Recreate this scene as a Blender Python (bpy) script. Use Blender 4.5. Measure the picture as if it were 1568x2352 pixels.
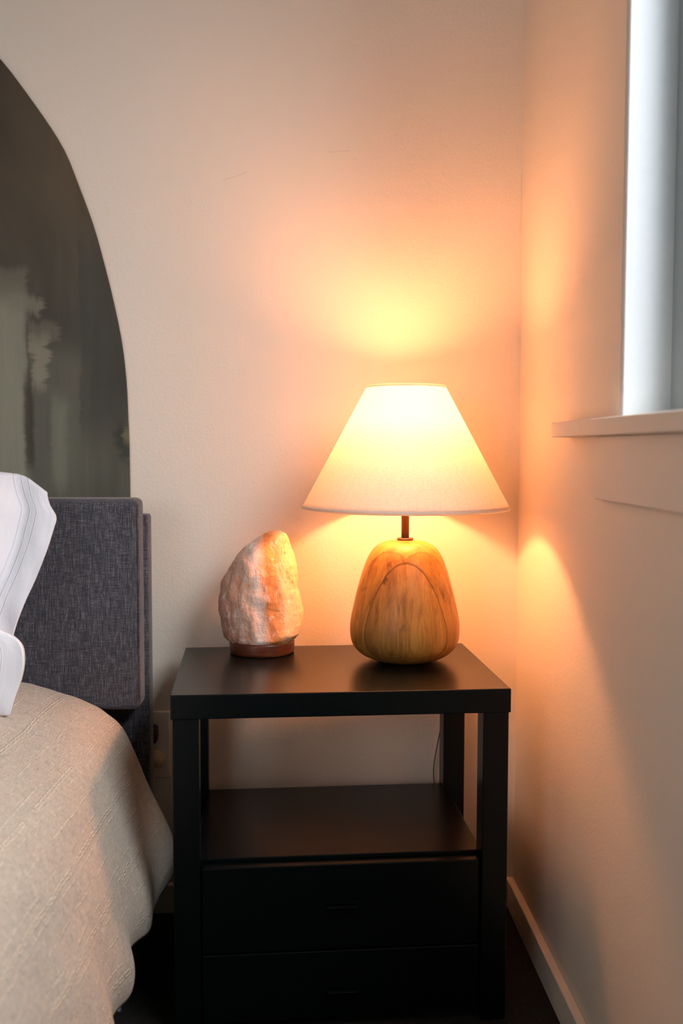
import bpy, bmesh, math, random
from mathutils import Vector, Matrix, noise
random.seed(7)
scene = bpy.context.scene
for o in list(bpy.data.objects):
    bpy.data.objects.remove(o)
COL = scene.collection
PI = math.pi

# ------------------------------------------------------------ camera
yaw, pitch, roll = 0.0427, 0.0635, 0.0021
fw = Vector((math.sin(yaw)*math.cos(pitch), math.cos(yaw)*math.cos(pitch), -math.sin(pitch)))
rt = Vector((math.cos(yaw), -math.sin(yaw), 0)); up = rt.cross(fw)
R = rt*math.cos(roll)+up*math.sin(roll); U = -rt*math.sin(roll)+up*math.cos(roll)
cd = bpy.data.cameras.new('camera'); cam = bpy.data.objects.new('camera', cd); COL.objects.link(cam)
m = Matrix.Identity(4)
for i in range(3):
    m[i][0] = R[i]; m[i][1] = U[i]; m[i][2] = -fw[i]
cam.matrix_world = Matrix.Translation((-0.3985, -1.7934, 0.84)) @ m
cd.sensor_fit = 'HORIZONTAL'; cd.sensor_width = 36; cd.lens = 2287/1568*36
cd.clip_start = 0.02
cd.dof.use_dof = True; cd.dof.focus_distance = 1.56; cd.dof.aperture_fstop = 5.0
scene.camera = cam

# ------------------------------------------------------------ world, light, exposure
w = bpy.data.worlds.new('world'); scene.world = w; w.use_nodes = True
w.node_tree.nodes['Background'].inputs[0].default_value = (0.62, 0.80, 1.0, 1)
w.node_tree.nodes['Background'].inputs[1].default_value = 0.7
scene.view_settings.view_transform = 'Standard'; scene.view_settings.look = 'None'
scene.cycles.use_light_tree = False      # plain sampling: few lamps
scene.view_settings.gamma = 1; scene.view_settings.exposure = 0.28

def area(name, loc, tgt, sx, sy, power, col, spread=180):
    l = bpy.data.lights.new(name, 'AREA'); l.shape = 'RECTANGLE'; l.size = sx; l.size_y = sy
    l.energy = power; l.color = col; l.spread = math.radians(spread)
    o = bpy.data.objects.new(name, l); COL.objects.link(o); o.location = loc
    o.rotation_euler = (Vector(tgt)-Vector(loc)).to_track_quat('-Z', 'Y').to_euler()
    return o
DAY = (0.94, 0.95, 0.97)
area('window_daylight', (1.15, -1.70, 2.45), (-1.1, -0.75, 0.45), 2.4, 2.2, 190, DAY)          # sky seen by the window at the right
area('rear_fill_light', (-2.6, -4.50, 1.55), (-1.4, -0.5, 0.9), 1.5, 1.3, 17, (0.88, 0.94, 1.0))  # added fill light behind the camera, no such window seen
BULB_POWER = 9.3
BULB_COL = (1.0, 0.372, 0.135)

# ------------------------------------------------------------ helpers
def tag(o, label=None, cat=None, group=None, kind=None):
    if label: o['label'] = label
    if cat: o['category'] = cat
    if group: o['group'] = group
    if kind: o['kind'] = kind
    return o
def empty(name, loc=(0, 0, 0), rz=0):
    o = bpy.data.objects.new(name, None); COL.objects.link(o); o.location = loc
    o.rotation_euler = (0, 0, rz); o.empty_display_size = 0.02
    return o
def link(name, me, mat, parent=None, smooth=False):
    o = bpy.data.objects.new(name, me); COL.objects.link(o)
    if mat: me.materials.append(mat)
    if parent: o.parent = parent
    if smooth:
        for p in me.polygons: p.use_smooth = True
    return o
def from_bm(name, bm, mat, parent=None, smooth=False):
    me = bpy.data.meshes.new(name); bmesh.ops.recalc_face_normals(bm, faces=bm.faces)
    bm.to_mesh(me); bm.free()
    return link(name, me, mat, parent, smooth)
def box_into(bm, lo, hi, bev=0.0, seg=2):
    r = bmesh.ops.create_cube(bm, size=1)
    vs = r['verts']
    for v in vs:
        v.co = Vector(((lo[i]+hi[i])/2 + v.co[i]*(hi[i]-lo[i]) for i in range(3)))
    if bev > 0:
        es = list({e for v in vs for e in v.link_edges})
        bmesh.ops.bevel(bm, geom=es, offset=bev, segments=seg, profile=0.5, affect='EDGES')
def box(name, lo, hi, mat, parent=None, bev=0.0, seg=2, smooth=False):
    bm = bmesh.new(); box_into(bm, lo, hi, bev, seg)
    return from_bm(name, bm, mat, parent, smooth)
def lathe(name, prof, mat, parent=None, n=64, close=False):
    """prof = [(r, z)] from bottom to top, poles capped with r = 0"""
    bm = bmesh.new(); rings = []
    for r, z in prof:
        if r < 1e-6: rings.append([bm.verts.new((0, 0, z))])
        else: rings.append([bm.verts.new((r*math.cos(2*PI*k/n), r*math.sin(2*PI*k/n), z)) for k in range(n)])
    pairs = list(zip(rings, rings[1:]))
    if close: pairs.append((rings[-1], rings[0]))
    for a, b in pairs:
        for k in range(n):
            k2 = (k+1) % n
            if len(a) == 1 and len(b) == 1: continue
            if len(a) == 1: bm.faces.new((a[0], b[k2], b[k]))
            elif len(b) == 1: bm.faces.new((a[k], a[k2], b[0]))
            else: bm.faces.new((a[k], a[k2], b[k2], b[k]))
    return from_bm(name, bm, mat, parent, True)
def tube(name, pts, r, mat, parent=None, n=10, sub=8):
    P = []
    V = [Vector(p) for p in pts]
    for i in range(len(V)-1):
        p0 = V[max(i-1, 0)]; p1 = V[i]; p2 = V[i+1]; p3 = V[min(i+2, len(V)-1)]
        for k in range(sub):
            t = k/sub
            P.append(0.5*((2*p1)+(p2-p0)*t+(2*p0-5*p1+4*p2-p3)*t*t+(3*p1-p0-3*p2+p3)*t**3))
    P.append(V[-1])
    bm = bmesh.new(); rings = []
    for i, p in enumerate(P):
        d = (P[min(i+1, len(P)-1)]-P[max(i-1, 0)]).normalized()
        a = d.cross(Vector((0.31, 0.2, 0.93))).normalized(); b = d.cross(a)
        rings.append([bm.verts.new(p+(a*math.cos(2*PI*k/n)+b*math.sin(2*PI*k/n))*r) for k in range(n)])
    for a, b in zip(rings, rings[1:]):
        for k in range(n): bm.faces.new((a[k], a[(k+1) % n], b[(k+1) % n], b[k]))
    bm.faces.new(rings[0]); bm.faces.new(rings[-1])
    return from_bm(name, bm, mat, parent, True)
def interp(tab, x):
    if x <= tab[0][0]: return tab[0][1]
    for (a, b), (c, d) in zip(tab, tab[1:]):
        if x <= c: return b+(d-b)*(x-a)/(c-a)
    return tab[-1][1]
def smooth_curve(pts, n):
    """resample a polyline evenly with catmull-rom smoothing"""
    V = [Vector(p) for p in pts]; out = []
    for i in range(len(V)-1):
        p0 = V[max(i-1, 0)]; p1 = V[i]; p2 = V[i+1]; p3 = V[min(i+2, len(V)-1)]
        for k in range(12):
            t = k/12
            out.append(0.5*((2*p1)+(p2-p0)*t+(2*p0-5*p1+4*p2-p3)*t*t+(3*p1-p0-3*p2+p3)*t**3))
    out.append(V[-1])
    L = [0]
    for a, b in zip(out, out[1:]): L.append(L[-1]+(b-a).length)
    res = []; j = 0
    for i in range(n+1):
        s = L[-1]*i/n
        while j < len(L)-2 and L[j+1] < s: j += 1
        t = (s-L[j])/max(L[j+1]-L[j], 1e-9)
        res.append((out[j].lerp(out[j+1], min(max(t, 0), 1)), s))
    return res

# ------------------------------------------------------------ node helpers
class NT:
    def __init__(s, name):
        s.m = bpy.data.materials.new(name); s.m.use_nodes = True; s.t = s.m.node_tree
        s.b = s.t.nodes['Principled BSDF']; s.out = s.t.nodes['Material Output']
    def n(s, typ, **kw):
        nd = s.t.nodes.new(typ)
        for k, v in kw.items(): setattr(nd, k, v)
        return nd
    def l(s, a, b): s.t.links.new(a, b)
    def put(s, sock, v):
        if isinstance(v, bpy.types.NodeSocket): s.l(v, sock)
        else: sock.default_value = v
    def math(s, op, a, b=0.0, c=0.0, clamp=False):
        nd = s.n('ShaderNodeMath', operation=op, use_clamp=clamp)
        s.put(nd.inputs[0], a); s.put(nd.inputs[1], b); s.put(nd.inputs[2], c)
        return nd.outputs[0]
    def coord(s, which='Object'): return s.n('ShaderNodeTexCoord').outputs[which]
    def mapping(s, vec, scale=(1, 1, 1), rot=(0, 0, 0), loc=(0, 0, 0)):
        nd = s.n('ShaderNodeMapping'); s.l(vec, nd.inputs[0])
        nd.inputs['Scale'].default_value = scale; nd.inputs['Rotation'].default_value = rot
        nd.inputs['Location'].default_value = loc
        return nd.outputs[0]
    def noise(s, vec, scale, detail=3, rough=0.5, dist=0.0):
        nd = s.n('ShaderNodeTexNoise'); s.l(vec, nd.inputs['Vector'])
        nd.inputs['Scale'].default_value = scale; nd.inputs['Detail'].default_value = detail
        nd.inputs['Roughness'].default_value = rough; nd.inputs['Distortion'].default_value = dist
        return nd.outputs[0]
    def ramp(s, fac, stops):
        nd = s.n('ShaderNodeValToRGB'); s.put(nd.inputs[0], fac); e = nd.color_ramp.elements
        while len(e) < len(stops): e.new(0.5)
        for i, (p, c) in enumerate(stops):
            e[i].position = p; e[i].color = (*c, 1) if len(c) == 3 else c
        return nd.outputs[0]
    def smoothstep(s, x, lo, hi, a=0.0, b=1.0):
        nd = s.n('ShaderNodeMapRange', interpolation_type='SMOOTHSTEP')
        s.put(nd.inputs[0], x); nd.inputs[1].default_value = lo; nd.inputs[2].default_value = hi
        nd.inputs[3].default_value = a; nd.inputs[4].default_value = b
        return nd.outputs[0]
    def mix(s, fac, a, b, blend='MIX'):
        nd = s.n('ShaderNodeMix', data_type='RGBA', blend_type=blend)
        s.put(nd.inputs[0], fac)
        s.put(nd.inputs[6], (*a, 1) if isinstance(a, tuple) else a)
        s.put(nd.inputs[7], (*b, 1) if isinstance(b, tuple) else b)
        return nd.outputs[2]
    def sep(s, vec):
        nd = s.n('ShaderNodeSeparateXYZ'); s.l(vec, nd.inputs[0]); return nd.outputs
    def bump(s, h, strength=0.3, dist=0.001):
        nd = s.n('ShaderNodeBump'); nd.inputs['Strength'].default_value = strength
        nd.inputs['Distance'].default_value = dist; s.l(h, nd.inputs['Height'])
        s.l(nd.outputs[0], s.b.inputs['Normal'])
    def base(s, c, rough=0.5, spec=0.5):
        s.put(s.b.inputs['Base Color'], (*c, 1) if isinstance(c, tuple) else c)
        s.put(s.b.inputs['Roughness'], rough); s.b.inputs['Specular IOR Level'].default_value = spec
def simple(name, c, rough=0.5, spec=0.5, metal=0.0):
    t = NT(name); t.base(c, rough, spec); t.b.inputs['Metallic'].default_value = metal
    v = t.noise(t.coord(), 120, 3)
    t.put(t.b.inputs['Base Color'], t.mix(0.12, c, t.mix(v, tuple(x*0.7 for x in c), tuple(min(1, x*1.25) for x in c))))
    return t.m

# ------------------------------------------------------------ materials
def mat_wall(name, c):
    t = NT(name); co = t.coord('Object')
    n1 = t.noise(co, 190, 3, 0.55); n2 = t.noise(co, 70, 2); n3 = t.noise(co, 2.2, 2)
    h = t.math('ADD', t.math('MULTIPLY', n1, 0.7), t.math('MULTIPLY', n2, 0.3))
    t.base(t.mix(n3, tuple(x*0.965 for x in c), tuple(x*1.02 for x in c)), 0.62, 0.25)
    t.bump(h, 0.32, 0.0024)
    return t
def add_scratch(t, segs, ax):
    """hairline scuffs given as (u0, z0, u1, z1) on the wall plane, darker than the paint"""
    base = t.b.inputs['Base Color'].links[0].from_socket
    s = t.sep(t.coord('Object')); u = s[ax]; z = s[2]; tot = None
    wob = t.noise(t.coord('Object'), 60, 2)
    for u0, z0, u1, z1 in segs:
        L = math.hypot(u1-u0, z1-z0); dx, dz = (u1-u0)/L, (z1-z0)/L
        a = t.math('ADD', t.math('MULTIPLY', t.math('SUBTRACT', u, u0), dx), t.math('MULTIPLY', t.math('SUBTRACT', z, z0), dz))
        d = t.math('SUBTRACT', t.math('MULTIPLY', t.math('SUBTRACT', u, u0), -dz), t.math('MULTIPLY', t.math('SUBTRACT', z, z0), -dx))
        d = t.math('ABSOLUTE', t.math('ADD', d, t.math('MULTIPLY', t.math('SUBTRACT', wob, 0.5), 0.006)))
        k = t.math('MULTIPLY', t.smoothstep(d, 0.0004, 0.0012, 1, 0),
                   t.math('MULTIPLY', t.math('GREATER_THAN', a, 0), t.math('LESS_THAN', a, L)))
        tot = k if tot is None else t.math('MAXIMUM', tot, k)
    t.put(t.b.inputs['Base Color'], t.mix(t.math('MULTIPLY', tot, 0.16), base, (0.25, 0.17, 0.12)))
WALLC = (0.82, 0.75, 0.65)
tb = mat_wall('wall_paint_cream', WALLC)
add_scratch(tb, [(-0.345, 1.362, -0.309, 1.366), (-0.305, 1.352, -0.296, 1.350), (-0.533, 1.310, -0.49, 1.326), (-0.001, 1.33, -0.003, 1.22)], 0)
M_wall = tb.m
tr = mat_wall('wall_paint_side', WALLC)
add_scratch(tr, [(-0.385, 0.775, -0.39, 0.80)], 1)
M_wallr = tr.m
M_trim = mat_wall('trim_paint', (0.82, 0.75, 0.66)).m
M_ceil = simple('ceiling_paint', (0.86, 0.82, 0.74), 0.8, 0.2)
M_jamb = simple('jamb_paint', (0.68, 0.715, 0.73), 0.6, 0.3)

def mat_carpet():
    t = NT('charcoal_carpet'); co = t.coord('Object')
    n1 = t.noise(co, 420, 4, 0.7); n2 = t.noise(co, 9, 3)
    c = t.ramp(n1, [(0.3, (0.010, 0.011, 0.011)), (0.72, (0.075, 0.068, 0.060))])
    t.base(t.mix(t.math('MULTIPLY', n2, 0.5), c, (0.03, 0.03, 0.03)), 0.95, 0.1)
    t.bump(n1, 0.9, 0.006)
    return t.m
M_carpet = mat_carpet()

def mat_espresso():
    t = NT('black_brown_lacquer'); co = t.coord('Object')
    n = t.noise(t.mapping(co, (6, 14, 14)), 1, 2); sp = t.noise(co, 900, 2)
    dust = t.smoothstep(sp, 0.70, 0.80)
    c = t.mix(n, (0.0010, 0.0026, 0.0032), (0.0022, 0.0036, 0.0040))
    t.base(t.mix(t.math('MULTIPLY', dust, 0.5), c, (0.10, 0.09, 0.08)), 0.27, 0.32)
    t.bump(t.noise(co, 260, 2), 0.06, 0.001)
    return t.m
M_esp = mat_espresso()

def mat_headboard():
    t = NT('charcoal_woven_fabric'); co = t.coord('Object')
    a = t.noise(t.mapping(co, (900, 900, 45)), 1, 2, 0.6)      # vertical slubs
    b = t.noise(t.mapping(co, (45, 60, 900)), 1, 2, 0.6)       # horizontal slubs
    f = t.noise(co, 700, 2)
    s = t.math('ADD', t.math('MULTIPLY', a, 0.5), t.math('ADD', t.math('MULTIPLY', b, 0.33), t.math('MULTIPLY', f, 0.25)))
    c = t.ramp(s, [(0.40, (0.020, 0.024, 0.033)), (0.56, (0.066, 0.062, 0.074)), (0.72, (0.23, 0.21, 0.22))])
    t.base(c, 0.92, 0.15); t.b.inputs['Sheen Weight'].default_value = 0.25
    t.bump(s, 0.7, 0.0012)
    return t.m
M_head = mat_headboard()
M_under = simple('dark_bed_base_fabric', (0.010, 0.014, 0.018), 0.9, 0.1)

def mat_blanket():
    t = NT('cream_woven_blanket'); uv = t.sep(t.coord('UV')); u, v = uv[0], uv[1]; co = t.coord('UV')
    wob = t.math('MULTIPLY', t.math('SUBTRACT', t.noise(co, 3.0, 3), 0.5), 0.02)
    uu = t.math('ADD', t.math('ADD', u, wob), t.math('MULTIPLY', v, 0.045))
    def fr(x, p, off=0.0):      # distance to the nearest line of period p
        k = t.math('FRACT', t.math('ADD', t.math('DIVIDE', x, p), off))
        return t.math('MULTIPLY', t.math('ABSOLUTE', t.math('SUBTRACT', k, 0.5)), p)
    d = fr(uu, 0.088)
    ring = t.smoothstep(t.math('ABSOLUTE', t.math('SUBTRACT', d, 0.0024)), 0.0004, 0.0014, 1, 0)
    vv = t.math('ADD', v, t.math('MULTIPLY', t.noise(co, 30, 1), 0.02))
    dash = fr(vv, 0.0150)
    dm = t.smoothstep(dash, 0.0012, 0.0022, 0, 1)
    endm = t.smoothstep(t.math('ABSOLUTE', t.math('SUBTRACT', dash, 0.0022)), 0.0003, 0.0010, 1, 0)
    caps = t.math('MULTIPLY', endm, t.smoothstep(d, 0.0022, 0.003, 1, 0))
    onoff = t.smoothstep(t.noise(t.mapping(co, (7, 14, 1)), 1, 2), 0.36, 0.46)
    main = t.math('MULTIPLY', t.math('MAXIMUM', t.math('MULTIPLY', ring, dm), caps), onoff)
    d2 = fr(uu, 0.0293, 0.5)
    on2 = t.smoothstep(t.noise(t.mapping(co, (30, 22, 1), loc=(3, 1, 0)), 1, 2), 0.46, 0.53)
    thin = t.math('MULTIPLY', t.smoothstep(d2, 0.0005, 0.0014, 1, 0), on2)
    thin = t.math('MULTIPLY', thin, t.smoothstep(fr(vv, 0.019), 0.001, 0.002, 0, 1))
    warp = t.noise(t.mapping(co, (1500, 60, 1)), 1, 2, 0.6)
    weft = t.noise(t.mapping(co, (55, 1300, 1)), 1, 2, 0.6)
    crk = t.noise(t.mapping(co, (130, 420, 1)), 1, 3, 0.6, 0.8)
    crink = t.smoothstep(crk, 0.50, 0.72)
    rib = t.noise(t.mapping(co, (200, 14, 1)), 1, 2)
    h = t.math('ADD', t.math('MULTIPLY', warp, 0.35), t.math('MULTIPLY', weft, 0.35))
    h = t.math('ADD', h, t.math('MULTIPLY', rib, 0.5))
    h = t.math('SUBTRACT', h, t.math('MULTIPLY', crink, 0.45))
    h = t.math('ADD', h, t.math('ADD', t.math('MULTIPLY', main, 1.5), t.math('MULTIPLY', thin, 0.9)))
    weave = t.math('ADD', t.math('MULTIPLY', warp, 0.5), t.math('MULTIPLY', weft, 0.5))
    c = t.ramp(weave, [(0.34, (0.27, 0.225, 0.175)), (0.60, (0.61, 0.535, 0.44))])
    c = t.mix(t.math('MULTIPLY', t.math('MAXIMUM', main, t.math('MULTIPLY', thin, 0.7)), 0.9), c, (0.88, 0.76, 0.57))
    c = t.mix(t.math('MULTIPLY', crink, 0.22), c, (0.26, 0.215, 0.165))
    t.base(c, 0.9, 0.15); t.b.inputs['Sheen Weight'].default_value = 0.2
    t.bump(h, 0.9, 0.0018)
    return t.m
M_blanket = mat_blanket()

def mat_pillow():
    t = NT('white_cotton_percale'); co = t.coord('UV'); uv = t.sep(co); u = uv[0]
    wob = t.math('MULTIPLY', t.math('SUBTRACT', t.noise(co, 14, 2), 0.5), 0.006)
    uu = t.math('ADD', u, wob); line = None
    for p in (0.030, 0.041, 0.053):
        k = t.smoothstep(t.math('ABSOLUTE', t.math('SUBTRACT', uu, p)), 0.0003, 0.0011, 1, 0)
        line = k if line is None else t.math('MAXIMUM', line, k)
    wr = t.noise(t.mapping(co, (16, 9, 1)), 1, 4, 0.5, 0.6)
    h = t.math('ADD', t.math('MULTIPLY', wr, 2.2), t.math('MULTIPLY', line, 0.30))
    h = t.math('ADD', h, t.math('MULTIPLY', t.noise(co, 1200, 1), 0.04))
    t.base(t.mix(t.math('MULTIPLY', line, 0.22), (0.74, 0.73, 0.77), (0.45, 0.43, 0.46)), 0.75, 0.2)
    t.b.inputs['Sheen Weight'].default_value = 0.15
    t.bump(h, 0.6, 0.004)
    return t.m
M_pillow = mat_pillow()
M_sheet = simple('pale_blue_sheet', (0.30, 0.36, 0.46), 0.85, 0.2)

def mat_shade():
    t = NT('linen_lamp_shade'); co = t.coord('Object')
    s = t.sep(co); ang = t.math('ARCTAN2', s[1], s[0])
    cv = t.n('ShaderNodeCombineXYZ'); t.l(t.math('MULTIPLY', ang, 90), cv.inputs[0]); t.l(t.math('MULTIPLY', s[2], 60), cv.inputs[1])
    warp = t.noise(t.mapping(cv.outputs[0], (4.0, 0.6, 1)), 1, 2, 0.6); weft = t.noise(t.mapping(cv.outputs[0], (0.25, 12, 1)), 1, 2, 0.6)
    wv = t.math('ADD', t.math('MULTIPLY', warp, 0.5), t.math('MULTIPLY', weft, 0.5))
    c = t.ramp(wv, [(0.33, (0.66, 0.60, 0.53)), (0.60, (0.82, 0.77, 0.70))])
    df = t.n('ShaderNodeBsdfDiffuse'); t.l(c, df.inputs[0])
    tl = t.n('ShaderNodeBsdfTranslucent'); t.l(t.ramp(wv, [(0.33, (0.80, 0.75, 0.68)), (0.60, (0.95, 0.92, 0.87))]), tl.inputs[0])
    bp = t.n('ShaderNodeBump'); bp.inputs['Strength'].default_value = 0.3; bp.inputs['Distance'].default_value = 0.0006
    t.l(wv, bp.inputs['Height']); t.l(bp.outputs[0], df.inputs['Normal'])
    mx = t.n('ShaderNodeMixShader'); mx.inputs[0].default_value = 0.46
    t.l(df.outputs[0], mx.inputs[1]); t.l(tl.outputs[0], mx.inputs[2]); t.l(mx.outputs[0], t.out.inputs[0])
    return t.m
M_shade = mat_shade()
M_rim = simple('shade_binding', (0.62, 0.58, 0.52), 0.8, 0.2)

def mat_bulb():
    t = NT('clear_bulb_glass'); t.t.nodes.remove(t.b)
    tr_ = t.n('ShaderNodeBsdfTransparent'); gl = t.n('ShaderNodeBsdfGlossy'); gl.inputs['Roughness'].default_value = 0.15
    mx = t.n('ShaderNodeMixShader'); mx.inputs[0].default_value = 0.05
    t.l(tr_.outputs[0], mx.inputs[1]); t.l(gl.outputs[0], mx.inputs[2]); t.l(mx.outputs[0], t.out.inputs[0])
    return t.m
M_bulb = mat_bulb()
M_bronze = simple('dark_bronze_metal', (0.16, 0.10, 0.065), 0.45, 0.5, 0.7)

def mat_lampwood():
    """glued boards: an inner block faced by four outer boards (flat glue planes cut the turned body in dome lines)"""
    t = NT('glued_acacia_wood'); co = t.mapping(t.coord(), rot=(0, 0, math.radians(4.5))); s = t.sep(co)
    x, y, z = s[0], s[1], s[2]; D = 0.0625
    ax = t.math('ABSOLUTE', x); ay = t.math('ABSOLUTE', y)
    dg = t.math('MULTIPLY', t.math('ADD', t.math('MULTIPLY', ax, 0.454), t.math('MULTIPLY', ay, 0.891)), 1.0); D2 = 0.0530
    side = t.math('GREATER_THAN', dg, D2); front = t.math('GREATER_THAN', ay, D)
    dy = t.smoothstep(t.math('ABSOLUTE', t.math('SUBTRACT', ay, D)), 0.0003, 0.0011, 1, 0)
    dx = t.math('MULTIPLY', t.smoothstep(t.math('ABSOLUTE', t.math('SUBTRACT', dg, D2)), 0.0003, 0.0011, 1, 0), t.math('SUBTRACT', 1, front))
    cs = t.math('MULTIPLY', t.smoothstep(t.math('ABSOLUTE', t.math('SUBTRACT', x, 0.0)), 0.0001, 0.0006, 1, 0), 0.45)
    seam = t.math('MAXIMUM', t.math('MAXIMUM', dy, t.math('MULTIPLY', dx, 0.55)), t.math('MULTIPLY', cs, front))
    half = t.math('GREATER_THAN', x, 0)
    def grain(scale, rot, seed, c0, c1, c2):
        v = t.mapping(co, scale, rot, (seed, seed*0.7, 0))
        g = t.noise(v, 1, 5, 0.62, 0.7); f = t.noise(t.mapping(co, tuple(k*5 for k in scale), rot, (seed, 1, 2)), 1, 3, 0.7)
        k = t.math('ADD', t.math('MULTIPLY', g, 0.72), t.math('MULTIPLY', f, 0.28))
        return t.ramp(k, [(0.30, c0), (0.50, c1), (0.70, c2)])
    gf1 = grain((95, 60, 7), (0, 0.05, 0), 1.0, (0.200, 0.072, 0.0144), (0.400, 0.169, 0.0335), (0.559, 0.276, 0.0638))
    gf2 = grain((85, 60, 6), (0, -0.10, 0), 4.0, (0.230, 0.087, 0.0144), (0.480, 0.215, 0.0399), (0.640, 0.338, 0.0758))
    gs = grain((60, 90, 10), (0.12, 0.2, 0), 7.0, (0.140, 0.051, 0.0128), (0.440, 0.190, 0.0335), (0.599, 0.297, 0.0599))
    gi = grain((24, 70, 26), (0.3, 0.5, 0), 2.0, (0.300, 0.123, 0.0223), (0.599, 0.286, 0.0479), (0.699, 0.379, 0.0758))
    c = t.mix(front, t.mix(side, gi, gs), t.mix(half, gf1, gf2))
    kn = t.noise(t.mapping(co, (30, 30, 18), loc=(5, 3, 1)), 1, 3, 0.6, 1.5)
    c = t.mix(t.math('MULTIPLY', t.smoothstep(kn, 0.63, 0.75), 0.6), c, (0.14, 0.06, 0.022))
    # dark knot mark near the dome's left shoulder
    kx = t.math('MULTIPLY', t.math('ADD', x, 0.034), 1.0); kz = t.math('MULTIPLY', t.math('SUBTRACT', z, 0.142), 0.55)
    kd = t.math('SQRT', t.math('ADD', t.math('MULTIPLY', kx, kx), t.math('MULTIPLY', kz, kz)))
    kd = t.math('ADD', kd, t.math('MULTIPLY', t.math('SUBTRACT', t.noise(t.mapping(co, (400, 400, 90)), 1, 2), 0.5), 0.006))
    km = t.math('MULTIPLY', t.smoothstep(kd, 0.0035, 0.0055, 1, 0), front)
    c = t.mix(t.math('MULTIPLY', km, 0.75), c, (0.11, 0.045, 0.02))
    c = t.mix(t.math('MULTIPLY', seam, 0.62), c, (0.06, 0.026, 0.010))
    t.base(c, 0.42, 0.4)
    t.bump(t.math('SUBTRACT', t.math('MULTIPLY', t.noise(t.mapping(co, (500, 500, 60)), 1, 2), 0.3), seam), 0.25, 0.0006)
    return t.m
M_lampwood = mat_lampwood()

def mat_salt():
    t = NT('himalayan_salt_crystal'); co = t.coord(); s = t.sep(co); x, y, z = s[0], s[1], s[2]
    n = t.noise(t.mapping(co, (22, 22, 9)), 1, 4, 0.6, 0.8)
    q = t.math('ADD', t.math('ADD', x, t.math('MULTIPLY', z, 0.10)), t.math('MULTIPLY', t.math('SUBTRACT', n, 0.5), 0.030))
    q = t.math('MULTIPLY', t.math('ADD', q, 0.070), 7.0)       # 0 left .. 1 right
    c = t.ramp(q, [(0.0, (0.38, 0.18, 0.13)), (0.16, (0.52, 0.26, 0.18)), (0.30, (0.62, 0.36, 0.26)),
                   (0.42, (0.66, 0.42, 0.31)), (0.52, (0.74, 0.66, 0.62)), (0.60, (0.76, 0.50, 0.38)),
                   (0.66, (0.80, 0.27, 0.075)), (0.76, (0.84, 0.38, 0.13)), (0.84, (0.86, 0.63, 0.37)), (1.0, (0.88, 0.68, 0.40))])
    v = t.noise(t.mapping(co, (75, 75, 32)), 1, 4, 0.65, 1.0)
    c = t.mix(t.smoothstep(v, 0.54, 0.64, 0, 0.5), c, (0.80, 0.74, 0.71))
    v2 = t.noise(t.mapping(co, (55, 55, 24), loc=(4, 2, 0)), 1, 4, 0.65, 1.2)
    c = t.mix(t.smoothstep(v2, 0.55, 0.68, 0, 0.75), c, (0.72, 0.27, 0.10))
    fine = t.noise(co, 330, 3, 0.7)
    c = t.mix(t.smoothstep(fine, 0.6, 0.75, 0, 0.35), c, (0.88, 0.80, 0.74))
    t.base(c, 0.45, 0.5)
    t.b.inputs['Subsurface Weight'].default_value = 0.35
    t.b.inputs['Subsurface Radius'].default_value = (1.0, 0.55, 0.35); t.b.inputs['Subsurface Scale'].default_value = 0.012
    h = t.math('ADD', t.noise(t.mapping(co, (90, 90, 40)), 1, 5, 0.65), t.math('MULTIPLY', fine, 0.3))
    t.bump(h, 0.85, 0.0045)
    return t.m
M_salt = mat_salt()
def mat_redwood():
    t = NT('stained_red_wood'); co = t.coord()
    n = t.noise(t.mapping(co, (30, 30, 220)), 1, 4, 0.6, 0.4)
    t.base(t.ramp(n, [(0.3, (0.055, 0.013, 0.006)), (0.7, (0.16, 0.040, 0.013))]), 0.35, 0.4)
    return t.m
M_redwood = mat_redwood()

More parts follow.
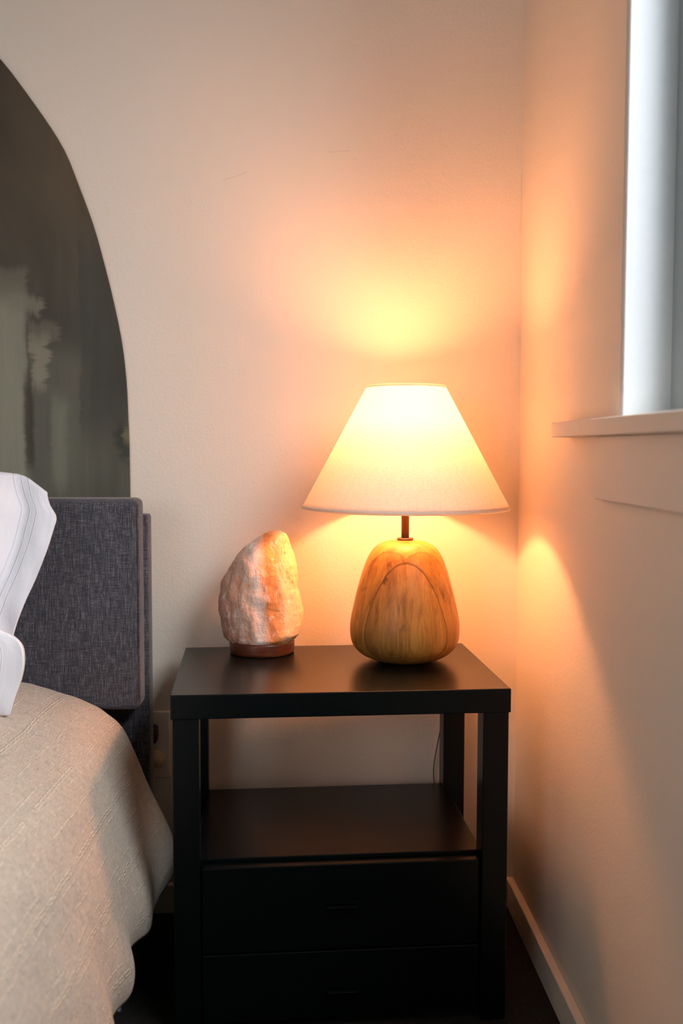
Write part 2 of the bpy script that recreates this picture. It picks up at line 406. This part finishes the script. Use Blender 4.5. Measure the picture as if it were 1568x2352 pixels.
def mat_art():
    """abstract olive grey brushwork, lighter veils at the lower left"""
    t = NT('olive_grey_brushwork'); co = t.coord('Object'); s = t.sep(co); X, Z = s[0], s[2]
    n1 = t.noise(t.mapping(co, (5, 1, 2.2)), 1, 4, 0.55, 0.5)
    n2 = t.noise(t.mapping(co, (38, 1, 3.0), loc=(2, 0, 1)), 1, 4, 0.6, 0.3)   # vertical drips
    n3 = t.noise(t.mapping(co, (7, 1, 30), loc=(5, 0, 3)), 1, 5, 0.7, 1.2)     # ragged horizontal dabs
    base = t.ramp(t.math('ADD', t.math('MULTIPLY', n1, 0.75), t.math('MULTIPLY', n2, 0.25)),
                  [(0.30, (0.036, 0.034, 0.027)), (0.50, (0.076, 0.071, 0.056)), (0.72, (0.135, 0.127, 0.100))])
    warm = t.ramp(n1, [(0.3, (0.052, 0.043, 0.031)), (0.75, (0.135, 0.102, 0.068))])
    base = t.mix(t.smoothstep(Z, 1.02, 1.32), base, warm)
    wx = t.math('ADD', X, t.math('ADD', t.math('MULTIPLY', t.math('SUBTRACT', n3, 0.5), 0.075), t.math('MULTIPLY', t.math('SUBTRACT', n1, 0.5), 0.03)))
    wz = t.math('ADD', Z, t.math('ADD', t.math('MULTIPLY', t.math('SUBTRACT', n2, 0.5), 0.070), t.math('MULTIPLY', t.math('SUBTRACT', n1, 0.5), 0.04)))
    wx2 = t.math('ADD', X, t.math('ADD', t.math('MULTIPLY', t.math('SUBTRACT', n1, 0.5), 0.03), t.math('MULTIPLY', t.math('SUBTRACT', n3, 0.5), 0.012)))
    c = base
    # brushed patches: left, right, low, high, soft sides, soft ends, colour, strength
    for x0, x1, z0, z1, sx, sz, col, k in (
        (-1.60, -0.690, 0.60, 0.915, 0.020, 0.060, (0.125, 0.128, 0.100), 0.62),
        (-1.60, -0.775, 0.60, 1.010, 0.025, 0.040, (0.150, 0.150, 0.115), 0.65),
        (-1.60, -0.876, 0.66, 1.110, 0.010, 0.030, (0.270, 0.265, 0.200), 0.85),
        (-0.913, -0.850, 1.075, 1.105, 0.006, 0.010, (0.215, 0.195, 0.150), 0.75),
        (-1.60, -0.878, 1.105, 1.150, 0.006, 0.012, (0.180, 0.165, 0.125), 0.65),
        (-0.872, -0.822, 1.030, 1.060, 0.006, 0.008, (0.150, 0.135, 0.105), 0.75),
        (-0.870, -0.840, 0.945, 1.035, 0.006, 0.018, (0.290, 0.265, 0.195), 0.70),
        (-0.838, -0.806, 0.760, 0.925, 0.008, 0.030, (0.220, 0.225, 0.170), 0.60),
        (-0.868, -0.838, 0.780, 0.935, 0.006, 0.020, (0.115, 0.110, 0.090), 0.60),
        (-0.836, -0.770, 0.930, 1.000, 0.012, 0.020, (0.125, 0.115, 0.090), 0.55),
        (-0.783, -0.705, 0.86, 1.20, 0.003, 0.050, (0.058, 0.060, 0.052), 0.60),
        (-0.722, -0.700, 0.820, 0.880, 0.008, 0.015, (0.030, 0.032, 0.030), 0.60),
        (-0.709, -0.699, 0.855, 0.880, 0.003, 0.008, (0.260, 0.230, 0.120), 0.45),
        (-0.884, -0.868, 0.800, 0.965, 0.005, 0.030, (0.042, 0.033, 0.024), 0.80),
        (-0.877, -0.873, 0.960, 1.060, 0.003, 0.020, (0.070, 0.055, 0.040), 0.60)):
        wu = wx2 if (z1-z0) > 0.1 else wx
        mk = t.math('MULTIPLY', t.math('MULTIPLY', t.smoothstep(wu, x0-sx, x0+sx), t.smoothstep(wu, x1-sx, x1+sx, 1, 0)),
                    t.math('MULTIPLY', t.smoothstep(wz, z0-sz, z0+sz), t.smoothstep(wz, z1-sz, z1+sz, 1, 0)))
        vary = t.mix(n2, tuple(q*0.72 for q in col), tuple(q*1.25 for q in col))
        c = t.mix(t.math('MULTIPLY', mk, k), c, vary)
    t.base(c, 0.7, 0.2)
    t.bump(t.noise(co, 260, 3), 0.15, 0.001)
    return t.m
M_art = mat_art()
M_plate = simple('outlet_plate_plastic', (0.78, 0.74, 0.66), 0.35, 0.5)
M_black = simple('black_rubber', (0.008, 0.008, 0.009), 0.5, 0.4)
M_white_pl = simple('yellowed_white_plastic', (0.62, 0.52, 0.30), 0.4, 0.5)
M_frame = simple('window_frame_grey', (0.34, 0.37, 0.37), 0.5, 0.4)
def mat_glass():
    t = NT('window_glass'); t.t.nodes.remove(t.b)
    tr_ = t.n('ShaderNodeBsdfTransparent'); gl = t.n('ShaderNodeBsdfGlossy'); gl.inputs['Roughness'].default_value = 0.02
    mx = t.n('ShaderNodeMixShader'); mx.inputs[0].default_value = 0.06
    t.l(tr_.outputs[0], mx.inputs[1]); t.l(gl.outputs[0], mx.inputs[2]); t.l(mx.outputs[0], t.out.inputs[0])
    return t.m
M_glass = mat_glass()

# ------------------------------------------------------------ the room
XL, YF, HC = -4.6, -4.6, 2.6
WY0, WY1, WZ0, WZ1 = -0.563, -2.0, 0.879, 1.80       # window opening in the right wall
WT = 0.16
def struct(o): return tag(o, kind='structure')
FZ = -0.008                                            # carpet level
struct(box('floor', (XL-0.1, YF-0.1, -0.08), (WT, 0.1, FZ), M_carpet))
struct(box('ceiling', (XL-0.1, YF-0.1, HC), (WT, 0.1, HC+0.08), M_ceil))
struct(box('wall_back', (XL-0.1, 0, FZ), (WT, 0.12, HC), M_wall))
struct(box('wall_left', (XL-0.12, YF, FZ), (XL, 0, HC), M_wall))
bm = bmesh.new()
box_into(bm, (0, WY0, FZ), (WT, 0.0, HC)); box_into(bm, (0, YF, FZ), (WT, WY1, HC))
box_into(bm, (0, WY1, FZ), (WT, WY0, WZ0)); box_into(bm, (0, WY1, WZ1), (WT, WY0, HC))
struct(from_bm('wall_right', bm, M_wallr))
# unseen rear wall, its opening added to go with the fill light
RX0, RX1, RZ0, RZ1 = -3.4, -1.8, 0.9, 2.2
bm = bmesh.new()
box_into(bm, (XL, YF-0.12, FZ), (RX0, YF, HC)); box_into(bm, (RX1, YF-0.12, FZ), (0, YF, HC))
box_into(bm, (RX0, YF-0.12, FZ), (RX1, YF, RZ0)); box_into(bm, (RX0, YF-0.12, RZ1), (RX1, YF, HC))
struct(from_bm('wall_front', bm, M_wall))
# jamb lining (white painted reveal), frame and pane of the window
bm = bmesh.new()
box_into(bm, (0.001, WY0-0.010, WZ0), (0.075, WY0, WZ1), 0.0015); box_into(bm, (0.001, WY1, WZ0), (0.075, WY1+0.010, WZ1), 0.0015)
box_into(bm, (0.001, WY1+0.010, WZ1-0.010), (0.075, WY0-0.010, WZ1))
struct(from_bm('trim_1', bm, M_jamb))
bm = bmesh.new(); f0, f1 = 0.060, 0.115
box_into(bm, (f0, WY0-0.055, WZ0), (f1, WY0-0.010, WZ1-0.01), 0.003); box_into(bm, (f0, WY1+0.01, WZ0), (f1, WY1+0.055, WZ1-0.01), 0.003)
box_into(bm, (f0, WY1+0.055, WZ0), (f1, WY0-0.055, WZ0+0.045), 0.003); box_into(bm, (f0, WY1+0.055, WZ1-0.055), (f1, WY0-0.055, WZ1-0.01), 0.003)
wf = struct(from_bm('window_1', bm, M_frame))
box('window_pane', (0.088, WY1+0.05, WZ0+0.04), (0.092, WY0-0.05, WZ1-0.05), M_glass, wf)
# sill board with horn and the apron under it
bm = bmesh.new()
box_into(bm, (-0.027, WY1-0.22, 0.8573), (0.0, -0.335, 0.8790), 0.002)
box_into(bm, (-0.001, WY1+0.011, 0.8575), (0.060, WY0-0.011, 0.8788))
struct(from_bm('trim_2', bm, M_trim))
struct(box('trim_3', (-0.010, WY1-0.10, 0.7745), (0.0, -0.497, 0.8572), M_trim, bev=0.002))
bm = bmesh.new()
box_into(bm, (-0.014, YF, FZ), (0, 0, 0.0455), 0.002)
struct(from_bm('baseboard_right', bm, M_trim))
struct(box('baseboard_back', (XL, -0.014, FZ), (-0.0145, 0, 0.0455), M_trim, bev=0.002))

# ------------------------------------------------------------ arched painting on the wall
art_pts = [(-0.9132, 1.5101), (-0.8842, 1.4739), (-0.8333, 1.4026), (-0.8041, 1.3535), (-0.7824, 1.298), (-0.7571, 1.2273),
           (-0.7391, 1.1598), (-0.7232, 1.0919), (-0.7104, 1.0237), (-0.7035, 0.955), (-0.7012, 0.8936), (-0.6996, 0.8319), (-0.6989, 0.60)]
AX = -1.45                                            # middle of the arch, above the bed
right = [(-1.45, 1.80), (-1.33, 1.787), (-1.20, 1.745), (-1.07, 1.665), (-0.98, 1.585)] + art_pts
sm = [p for p, s in smooth_curve([(a, b, 0) for a, b in right], 70)]
outl = [(p.x, p.y) for p in sm] + [(2*AX-p.x, p.y) for p in reversed(sm[1:])]
bm = bmesh.new()
fa = [bm.verts.new((x, -0.0065, z)) for x, z in outl]; ba = [bm.verts.new((x, -0.0008, z)) for x, z in outl]
bm.faces.new(fa); bm.faces.new(list(reversed(ba)))
for i in range(len(fa)):
    j = (i+1) % len(fa); bm.faces.new((fa[i], ba[i], ba[j], fa[j]))
tag(from_bm('arched_painting', bm, M_art), 'large arch-shaped abstract painting in dark olive grey on the wall above the headboard', 'painting')

# ------------------------------------------------------------ bed
BR, BL = -0.662, -2.24
bed = empty('bed', ((BR+BL)/2, -1.1, 0)); tag(bed, 'upholstered bed with a charcoal woven headboard beside the black nightstand', 'bed')
def bedbox(name, lo, hi, mat, bev, seg=3, parent=bed):
    c = Vector(bed.location)
    return box(name, tuple(Vector(lo)-c), tuple(Vector(hi)-c), mat, parent, bev, seg, True)
bedbox('headboard_frame', (BL, -0.088, 0.02), (BR+0.006, -0.043, 0.727), M_head, 0.006)
# padded headboard cushion with soft corners
cush = bedbox('headboard_cushion', (BL, -0.152, 0.405), (BR, -0.089, 0.7575), M_head, 0.0, 2)
bmh = bmesh.new(); bmh.from_mesh(cush.data)
bmesh.ops.bevel(bmh, geom=list(bmh.edges), offset=0.013, segments=4, profile=0.55, affect='EDGES')
bmh.to_mesh(cush.data); bmh.free()
for p in cush.data.polygons: p.use_smooth = True
bmh = bmesh.new()                                      # raised side seam of the cover
o = bed.location
box_into(bmh, (BR-0.0012-o.x, -0.1515-o.y, 0.425-o.z), (BR+0.0008-o.x, -0.1495-o.y, 0.745-o.z), 0.0006)
from_bm('seam_piping', bmh, M_head, cush)
bedbox('mattress', (BL+0.07, -2.15, 0.19), (BR-0.06, -0.165, 0.415), simple('white_mattress_ticking', (0.6, 0.6, 0.62), 0.8, 0.2), 0.035, 4)
bedbox('bed_base', (BL+0.03, -2.17, 0.07), (BR-0.025, -0.155, 0.189), M_under, 0.01)
for lx in (BL+0.1, BR-0.13):
    for ly in (-2.1, -0.25):
        bedbox('leg', (lx, ly-0.03, FZ), (lx+0.05, ly+0.02, 0.071), M_under, 0.004)

# ------------------------------------------------------------ blanket
prof = [(-2.245, 0.14), (-2.26, 0.22), (-2.22, 0.34), (-2.13, 0.43), (-1.9, 0.478), (-1.3, 0.49), (-1.0, 0.482), (-0.85, 0.463), (-0.7847, 0.444), (-0.735, 0.422), (-0.692, 0.390),
        (-0.668, 0.345), (-0.650, 0.294), (-0.630, 0.243), (-0.612, 0.190), (-0.606, 0.155), (-0.608, 0.128)]
NU = 330; pc = smooth_curve([(a, 0, b) for a, b in prof], NU); tot = pc[-1][1]
NV = 340; Y0, Y1 = -0.157, -1.95
me = bpy.data.meshes.new('blanket'); bm = bmesh.new(); uvl = bm.loops.layers.uv.new('UVMap'); grid = []; uvs = {}
def nz(v, s): return noise.noise(Vector(v)*s)
for i, (p, s) in enumerate(pc):
    row = []
    pa = pc[max(i-1, 0)][0]; pb = pc[min(i+1, NU)][0]; tg = (pb-pa).normalized(); nr = Vector((-tg.z, 0, tg.x))
    sr = tot-s                                        # distance from the right hem
    for j in range(NV+1):
        y = Y0+(Y1-Y0)*j/NV
        hang = min(1, max(0, (0.30-sr)/0.30)); d0 = -(y+0.155)
        q = Vector((p.x, y, p.z))
        f = 0.010*hang*nz((y*1.0, 3.1, sr*0.8), 8.0)+(0.006+0.004*min(1, d0/0.6))*hang*hang*math.sin(y*34+5*sr+2.6*nz((y, sr, 0), 4))
        f *= min(1, d0/0.45)*0.92+0.08
        dg = nz((y*1.0+sr*1.1, sr*0.7-y*0.5, 7.7), 11)     # diagonal drag folds
        f += 0.0055*dg*min(1, max(0.0, (0.42-sr)/0.2))
        f += 0.004*nz((p.x, y, 1.3), 7)+0.0022*nz((p.x, y, 5.3), 19)+0.0011*nz((p.x, y, 9.3), 45)
        f += 0.0035*abs(nz((sr*0.5, y*2.2, 2.0), 9))*(1-hang)
        bul = 0.012*math.exp(-((y+0.95)/0.5)**2)*hang
        q += nr*(f+bul)
        # slow inward drift of the side away from the headboard
        q.x += -0.028*min(1, max(0, d0/0.25))*hang
        # hem waves up and down
        if sr < 0.10: q.z += (0.10-sr)/0.10*(0.012*nz((y, 0.5, 0.5), 6)+0.006*nz((y, 2.5, 0.5), 17))
        q.z += -0.010*math.exp(-d0/0.03)*min(1, max(0, (p.z-0.25)/0.15))
        v = bm.verts.new(q); row.append(v); uvs[v] = (s, -y)
    grid.append(row)
for i in range(NU):
    for j in range(NV):
        fc = bm.faces.new((grid[i][j], grid[i+1][j], grid[i+1][j+1], grid[i][j+1]))
        for lp in fc.loops: lp[uvl].uv = uvs[lp.vert]
bmesh.ops.recalc_face_normals(bm, faces=bm.faces)
bm.to_mesh(me); bm.free()
bl = link('blanket', me, M_blanket, smooth=True)
sl = bl.modifiers.new('thickness', 'SOLIDIFY'); sl.thickness = 0.005; sl.offset = -1
tag(bl, 'cream woven blanket with dashed stripes covering the bed', 'blanket')

# pale sheet hanging out under the blanket hem
bm = bmesh.new(); rows = []
for j in range(161):
    y = -0.17-1.5*j/160; rows.append([])
    lowz = 0.118+0.018*nz((y, 0.3, 9), 7)-0.070*math.exp(-((y+0.435)/0.026)**2)-0.060*math.exp(-((y+0.20)/0.035)**2)
    for i in range(13):
        k = i/12; z = 0.205+(lowz-0.205)*k
        x = -0.695+0.040*k**0.8+0.006*k*math.sin(y*55)+0.004*nz((y, z, 1), 20)
        rows[-1].append(bm.verts.new((x, y, z)))
for a, b in zip(rows, rows[1:]):
    for i in range(12): bm.faces.new((a[i], a[i+1], b[i+1], b[i]))
sh = from_bm('bed_sheet', bm, M_sheet, None, True)
sl = sh.modifiers.new('thickness', 'SOLIDIFY'); sl.thickness = 0.0015
tag(sh, 'pale blue sheet peeking out below the hem of the blanket', 'sheet')

# ------------------------------------------------------------ pillows
def pillow(name, rightc, topc, left, yb, yt, T, flange, label, seed):
    """rightc: (x, z) of the right edge from bottom to top corner; topc: top edge from that corner to the left corner"""
    NS, NTT = 110, 90
    rc = [p for p, s in smooth_curve([(a, 0, b) for a, b in rightc], NTT)]
    tc = [p for p, s in smooth_curve([(a, 0, b) for a, b in topc], NS)]
    z0, z1 = rightc[0][1], rightc[-1][1]; lx = left; me = bpy.data.meshes.new(name)
    bm = bmesh.new(); uvl = bm.loops.layers.uv.new('UVMap'); uvd = {}; sides = []
    for sgn in (-1, 1):
        g = []
        for a in range(NS+1):
            s = (a/NS)**1.5; row = []
            tcp = tc[a if False else int(round(s*NS))]
            for b in range(NTT+1):
                t = b/NTT; r = rc[b]
                lz = z0+(tc[-1].z-z0)*t
                x = r.x+(lx-r.x)*s; z = r.z+(lz-r.z)*s
                tz = rc[-1].z+(tc[-1].z-rc[-1].z)*s
                z += (tcp.z-tz)*t**5
                if t > 0.8: x += (tcp.x-x)*((t-0.8)/0.2)**3*0.9
                d = (r.x-x)                             # distance from the right edge
                e = min(1, max(0, (d-flange)/0.20)); e = math.sin(e*PI/2)**0.8
                e *= min(1, (1-s)/0.12)**0.6 if s > 0.88 else 1
                v_ = max(0, 1-abs(2*t-1)**3.0)**0.6
                th = T*e*v_+0.006*v_
                th += (0.008*nz((x*1.5, z*0.8, seed), 9)+0.004*nz((x*1.4, z, seed+3), 24))*(0.45+e)*v_
                ym = yb+(yt-yb)*t + (0.022*nz((x, z, seed+9), 5)+0.006*nz((x*2, z*0.7, seed+4), 14))*(1-e)
                q = Vector((x, ym+sgn*th, z))
                if sgn == 1 and (a in (0, NS) or b in (0, NTT)): v = sides[0][a][b]
                else: v = bm.verts.new(q); uvd[v] = (d, z)
                row.append(v)
            g.append(row)
        sides.append(g)
    for k, g in enumerate(sides):
        for a in range(NS):
            for b in range(NTT):
                vs = [g[a][b], g[a+1][b], g[a+1][b+1], g[a][b+1]]
                try: fc = bm.faces.new(vs if k else vs[::-1])
                except ValueError: continue
                for lp in fc.loops: lp[uvl].uv = uvd[lp.vert]
    bmesh.ops.recalc_face_normals(bm, faces=bm.faces)
    bm.to_mesh(me); bm.free()
    o = link(name, me, M_pillow, smooth=True)
    return tag(o, label, 'pillow')
pillow('pillow', [(-0.858, 0.475), (-0.842, 0.50), (-0.833, 0.556), (-0.8196, 0.60), (-0.803, 0.640), (-0.7886, 0.68), (-0.7795, 0.715), (-0.7765, 0.7334), (-0.786, 0.752), (-0.7923, 0.7713)],
       [(-0.7923, 0.7713), (-0.8162, 0.7898), (-0.8324, 0.7984), (-0.855, 0.8017), (-0.95, 0.812), (-1.15, 0.815), (-1.45, 0.79)], -1.45, -0.300, -0.215, 0.062, 0.05,
       'white pillow standing upright against the charcoal headboard, the higher one with three stitched lines', 2.0)
pillow('pillow', [(-0.8125, 0.459), (-0.8095, 0.462), (-0.8040, 0.482), (-0.7930, 0.515), (-0.7893, 0.540), (-0.7925, 0.560), (-0.8060, 0.575), (-0.820, 0.583)],
       [(-0.820, 0.583), (-0.850, 0.600), (-0.90, 0.63), (-1.0, 0.66), (-1.2, 0.67), (-1.45, 0.65)], -1.45, -0.375, -0.375, 0.045, 0.03,
       'low white pillow in front of the upright pillow, bulging over the blanket', 5.0)

# ------------------------------------------------------------ nightstand
W, D, H, AP = 0.4915, 0.3415, 0.4920, 0.0355
ns = empty('nightstand', (-0.3435, -0.2165, 0), 0.0476)
tag(ns, 'black-brown wooden nightstand with an open shelf over two drawers, carrying both lamps', 'nightstand')
hw, hd = W/2, D/2; LG = 0.0378; ins = 0.0025
box('tabletop', (-hw, -hd, H-AP), (hw, hd, H), M_esp, ns, 0.0016, 3)
for sx in (-1, 1):
    for sy in (-1, 1):
        x0 = sx*(hw-ins); y0 = sy*(hd-ins)
        box('leg', (min(x0, x0-sx*LG), min(y0, y0-sy*LG), FZ), (max(x0, x0-sx*LG), max(y0, y0-sy*LG), H-AP+0.0005), M_esp, ns, 0.0012)
xi = hw-ins-LG                                         # inner face of the legs
SZ = 0.2412
box('shelf', (-xi-0.006, -hd+0.030, SZ-0.014), (xi+0.006, hd-0.012, SZ), M_esp, ns, 0.001)
for sx in (-1, 1):
    a, b = sx*(xi+0.004), sx*(xi-0.008)
    box('side_panel', (min(a, b), -hd+0.028, 0.03), (max(a, b), hd-0.02, SZ-0.0145), M_esp, ns, 0.0008)
box('back_panel', (-xi+0.009, hd-0.035, 0.03), (xi-0.009, hd-0.025, SZ-0.0145), M_esp, ns)
for z0, z1 in ((0.1090, 0.2355), (0.004, 0.1062)):
    dr = box('drawer', (-xi+0.0025, -hd+0.008, z0), (xi-0.0025, -hd+0.0265, z1), M_esp, ns, 0.0012)
    hz = 0.1695 if z0 > 0.1 else 0.0420
    bm = bmesh.new()
    box_into(bm, (-0.0225, -hd+0.0035, hz-0.0065), (0.0225, -hd+0.0082, hz+0.0065), 0.0008)
    box_into(bm, (-0.0225, -hd-0.003, hz+0.0045), (0.0225, -hd+0.0082, hz+0.0065), 0.0006)
    from_bm('handle', bm, M_esp, dr)

# ------------------------------------------------------------ table lamp
LX, LY, LZ = -0.2248, -0.1735, H
lamp = empty('table_lamp', (LX, LY, LZ)); tag(lamp, 'lit table lamp with a cream cone shade and a rounded glued-wood base on the nightstand', 'lamp')
pr_ = [(0, 0), (0.030, 0.0), (0.037, 0.0006), (0.052, 0.0040), (0.0640, 0.0085), (0.0735, 0.0140), (0.0838, 0.0245), (0.0888, 0.0370), (0.0902, 0.0525), (0.0890, 0.0685), (0.0857, 0.0860),
       (0.0785, 0.1173), (0.0695, 0.1482), (0.0610, 0.1705), (0.0520, 0.1845), (0.0420, 0.1925), (0.0300, 0.1970), (0.013, 0.1984), (0, 0.1985)]
sc = [(p.x, p.z) for p, s in smooth_curve([(r, 0, z) for r, z in pr_], 80)]
sc[0] = (0, 0); sc[-1] = (0, 0.1985)
lathe('base', [(max(r, 0), z) for r, z in sc], M_lampwood, lamp, 96)
lathe('collar', [(0, 0.1981), (0.0128, 0.1981), (0.0132, 0.1987), (0.0132, 0.2017), (0.0126, 0.2025), (0, 0.2025)], M_bronze, lamp, 48)
lathe('stem', [(0, 0.202), (0.0064, 0.202), (0.0064, 0.310), (0.013, 0.312), (0.013, 0.366), (0, 0.366)], M_bronze, lamp, 32)
ZB, ZT, RB, RT = 0.2525, 0.4485, 0.1690, 0.0640
th = 0.0010; pts = []
for k in range(25):
    f = k/24; pts.append((RB+(RT-RB)*f, ZB+(ZT-ZB)*f))
shade = lathe('lamp_shade', pts+[(r-th, z) for r, z in reversed(pts)], M_shade, lamp, 128, close=True)
def torus(name, R_, r_, z, mat, parent, squash=1.0):
    return lathe(name, [(R_+r_*math.cos(2*PI*k/12), z+r_*squash*math.sin(2*PI*k/12)) for k in range(12)], mat, parent, 128, close=True)
torus('bottom_rim', RB-0.0012, 0.0032, ZB+0.0005, M_shade, shade, 1.1)
torus('top_rim', RT-0.0008, 0.0022, ZT-0.0005, M_shade, shade, 1.1)
bmr = bmesh.new()                                       # spider fitter at the top ring
for k in range(3):
    a = 2*PI*k/3+0.4; ca, sa = math.cos(a), math.sin(a); rr = 0.0009
    p0 = Vector((0.010*ca, 0.010*sa, 0.425)); p1 = Vector(((RT-0.003)*ca, (RT-0.003)*sa, ZT-0.004)); d = (p1-p0).normalized()
    aa = d.cross(Vector((0, 0, 1))).normalized(); bb = d.cross(aa)
    r1 = [[bmr.verts.new(p+(aa*math.cos(2*PI*q/6)+bb*math.sin(2*PI*q/6))*rr) for q in range(6)] for p in (p0, p1)]
    for q in range(6): bmr.faces.new((r1[0][q], r1[0][(q+1) % 6], r1[1][(q+1) % 6], r1[1][q]))
from_bm('spider_fitter', bmr, M_bronze, shade)
bz = 0.380
lathe('bulb', [(0, 0.366), (0.012, 0.3665), (0.014, 0.373), (0.022, 0.383), (0.0295, 0.398), (0.0295, 0.410), (0.024, 0.423), (0.012, 0.431), (0, 0.433)], M_bulb, lamp, 20)
pl = bpy.data.lights.new('bulb_light', 'POINT'); pl.energy = BULB_POWER; pl.color = BULB_COL; pl.shadow_soft_size = 0.027
po = bpy.data.objects.new('bulb_light', pl); COL.objects.link(po); po.parent = lamp; po.location = (0, 0, 0.393)
cz = [(0.045, 0.060, 0.004), (0.080, 0.100, 0.004), (0.086, 0.138, -0.01), (0.072, 0.152, -0.15), (0.060, 0.160, -0.24), (0.072, 0.165, -0.30), (0.11, 0.165, -0.44), (0.10, 0.160, -0.485)]
tube('cord', [(x_+(0.012 if z_ < 0 else 0), y_, z_) for x_, y_, z_ in cz], 0.0011, simple('clear_brown_cord', (0.10, 0.065, 0.04), 0.4), lamp, 8)

# ------------------------------------------------------------ salt lamp
SX, SY = -0.4618, -0.101
salt = empty('salt_lamp', (SX, SY, H)); tag(salt, 'pink and orange rock salt lamp on a round red-brown wooden foot, left on the nightstand', 'lamp')
lathe('foot', [(0, 0), (0.0515, 0), (0.0545, 0.0020), (0.0552, 0.006), (0.0555, 0.019), (0.0545, 0.0225), (0, 0.0225)], M_redwood, salt, 72)
S = 1/1335.0                                            # metres per photo pixel at the rock
sil = [(1500, 440, 1110), (1450, 385, 1160), (1400, 368, 1222), (1300, 348, 1238), (1150, 318, 1245), (1050, 314, 1228), (900, 318, 1192), (800, 342, 1182),
       (650, 428, 1172), (550, 498, 1145), (450, 590, 1108), (400, 655, 1095), (350, 735, 1078), (320, 800, 1060), (300, 815, 1040), (280, 860, 1000), (270, 905, 960)]
zs_ = [((1490-a)/4.9*S, (b-788)/4.9*S, (c-788)/4.9*S) for a, b, c in sil]
NR, NA = 110, 150; Ht = zs_[-1][0]; bm = bmesh.new(); rings = []
facets = []
rf = random.Random(11)
for n_, off in (((-0.62, -0.72, 0.30), 0.056), ((0.25, -0.93, 0.22), 0.058), ((-0.9, -0.2, 0.35), 0.062), ((0.7, -0.62, 0.12), 0.064), ((-0.2, -0.80, 0.55), 0.080),
                ((-0.5, -0.82, -0.1), 0.0575), ((0.0, 0.9, 0.3), 0.062), ((-0.3, -0.6, 0.75), 0.098), ((0.45, -0.80, 0.40), 0.074)):
    facets.append((Vector(n_).normalized(), off))
cz0 = 0.075
for i in range(NR+1):
    h = Ht*i/NR
    L = interp([(a, b) for a, b, c in zs_], h); Rr = interp([(a, c) for a, b, c in zs_], h)
    cx = (L+Rr)/2; rx = (Rr-L)/2; dp = min(0.062, rx*0.95+0.004)*(1-0.25*(h/Ht)**2); cy = 0.004+0.012*(h/Ht)
    ring = []
    for k in range(NA):
        a = 2*PI*k/NA; ca, sa = math.cos(a), math.sin(a)
        e = 2/2.5
        px = cx+rx*abs(ca)**e*(1 if ca >= 0 else -1); py = cy+dp*abs(sa)**e*(1 if sa >= 0 else -1)
        q = Vector((px, py, h))
        for n_, off in facets:                          # cut soft facets
            dd = (q-Vector((0, 0, cz0))).dot(n_)-off
            if dd > 0 and abs(ca) < 0.97: q -= n_*dd*0.85*min(1, (1-abs(ca))*6)
        dirv = Vector((ca, sa, 0.0))
        am = 1-abs(ca)*0.75
        q += dirv*(0.0065*am*noise.noise(Vector((q.x*22, q.y*22, q.z*13)))+0.0030*noise.noise(Vector((q.x*60, q.y*60, q.z*40)))+0.0016*abs(noise.noise(Vector((q.x*140, q.y*140, q.z*90)))))
        q.z += 0.0030*noise.noise(Vector((q.x*40, q.y*40, 3.3)))*(1 if i > 0 else 0)
        ring.append(bm.verts.new((q.x, q.y, q.z+0.0205)))
    rings.append(ring)
for a, b in zip(rings, rings[1:]):
    for k in range(NA): bm.faces.new((a[k], a[(k+1) % NA], b[(k+1) % NA], b[k]))
bm.faces.new(rings[0][::-1])
tp = sum((v.co for v in rings[-1]), Vector())/NA+Vector((0, 0, 0.0012)); tv = bm.verts.new(tp)
for k in range(NA): bm.faces.new((rings[-1][k], rings[-1][(k+1) % NA], tv))
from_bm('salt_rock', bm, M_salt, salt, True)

# ------------------------------------------------------------ wall outlet and plugs behind the headboard's edge
out = empty('wall_outlet', (-0.678, 0, 0.3035)); tag(out, 'cream wall outlet plate between the headboard and the nightstand', 'outlet')
box('cover_plate', (-0.0455, -0.006, -0.0612), (0.0455, 0.0, 0.0612), M_plate, out, 0.0025, 3)
for dz in (0.026, -0.026):
    lathe_o = box('socket_face', (-0.017, -0.0075, dz-0.014), (0.017, -0.0055, dz+0.014), M_plate, out, 0.0015)
plug = empty('power_plug', (-0.668, -0.008, 0.3305)); tag(plug, 'black power plug in the upper socket with its cord hanging down', 'plug')
box('plug_body', (-0.022, -0.030, -0.017), (0.016, 0.0, 0.013), M_black, plug, 0.006, 4, True)
tube('cord', [(-0.002, -0.020, -0.010), (-0.001, -0.026, -0.05), (-0.003, -0.024, -0.12), (0.0, -0.022, -0.20), (0.024, -0.024, -0.245), (0.036, -0.030, -0.19), (0.05, -0.022, -0.215)], 0.0042, M_black, plug, 10)
nl = empty('adapter_plug', (-0.658, -0.008, 0.279)); tag(nl, 'small yellowish round plug in the lower socket under the black plug', 'plug')
bmn = bmesh.new(); bmesh.ops.create_cone(bmn, cap_ends=True, segments=40, radius1=0.0175, radius2=0.0155, depth=0.014, matrix=Matrix.Translation((0, -0.007, 0)) @ Matrix.Rotation(PI/2, 4, 'X'))
bmesh.ops.bevel(bmn, geom=[e for e in bmn.edges if len(e.link_faces) == 2 and any(len(f_.verts) > 4 for f_ in e.link_faces)], offset=0.003, segments=3, affect='EDGES')
from_bm('plug_body', bmn, M_white_pl, nl, True)
tube('prong_cord', [(0.0, -0.012, -0.010), (-0.004, -0.016, -0.06), (-0.010, -0.014, -0.10), (-0.004, -0.018, -0.22)], 0.0012, M_white_pl, nl, 6)
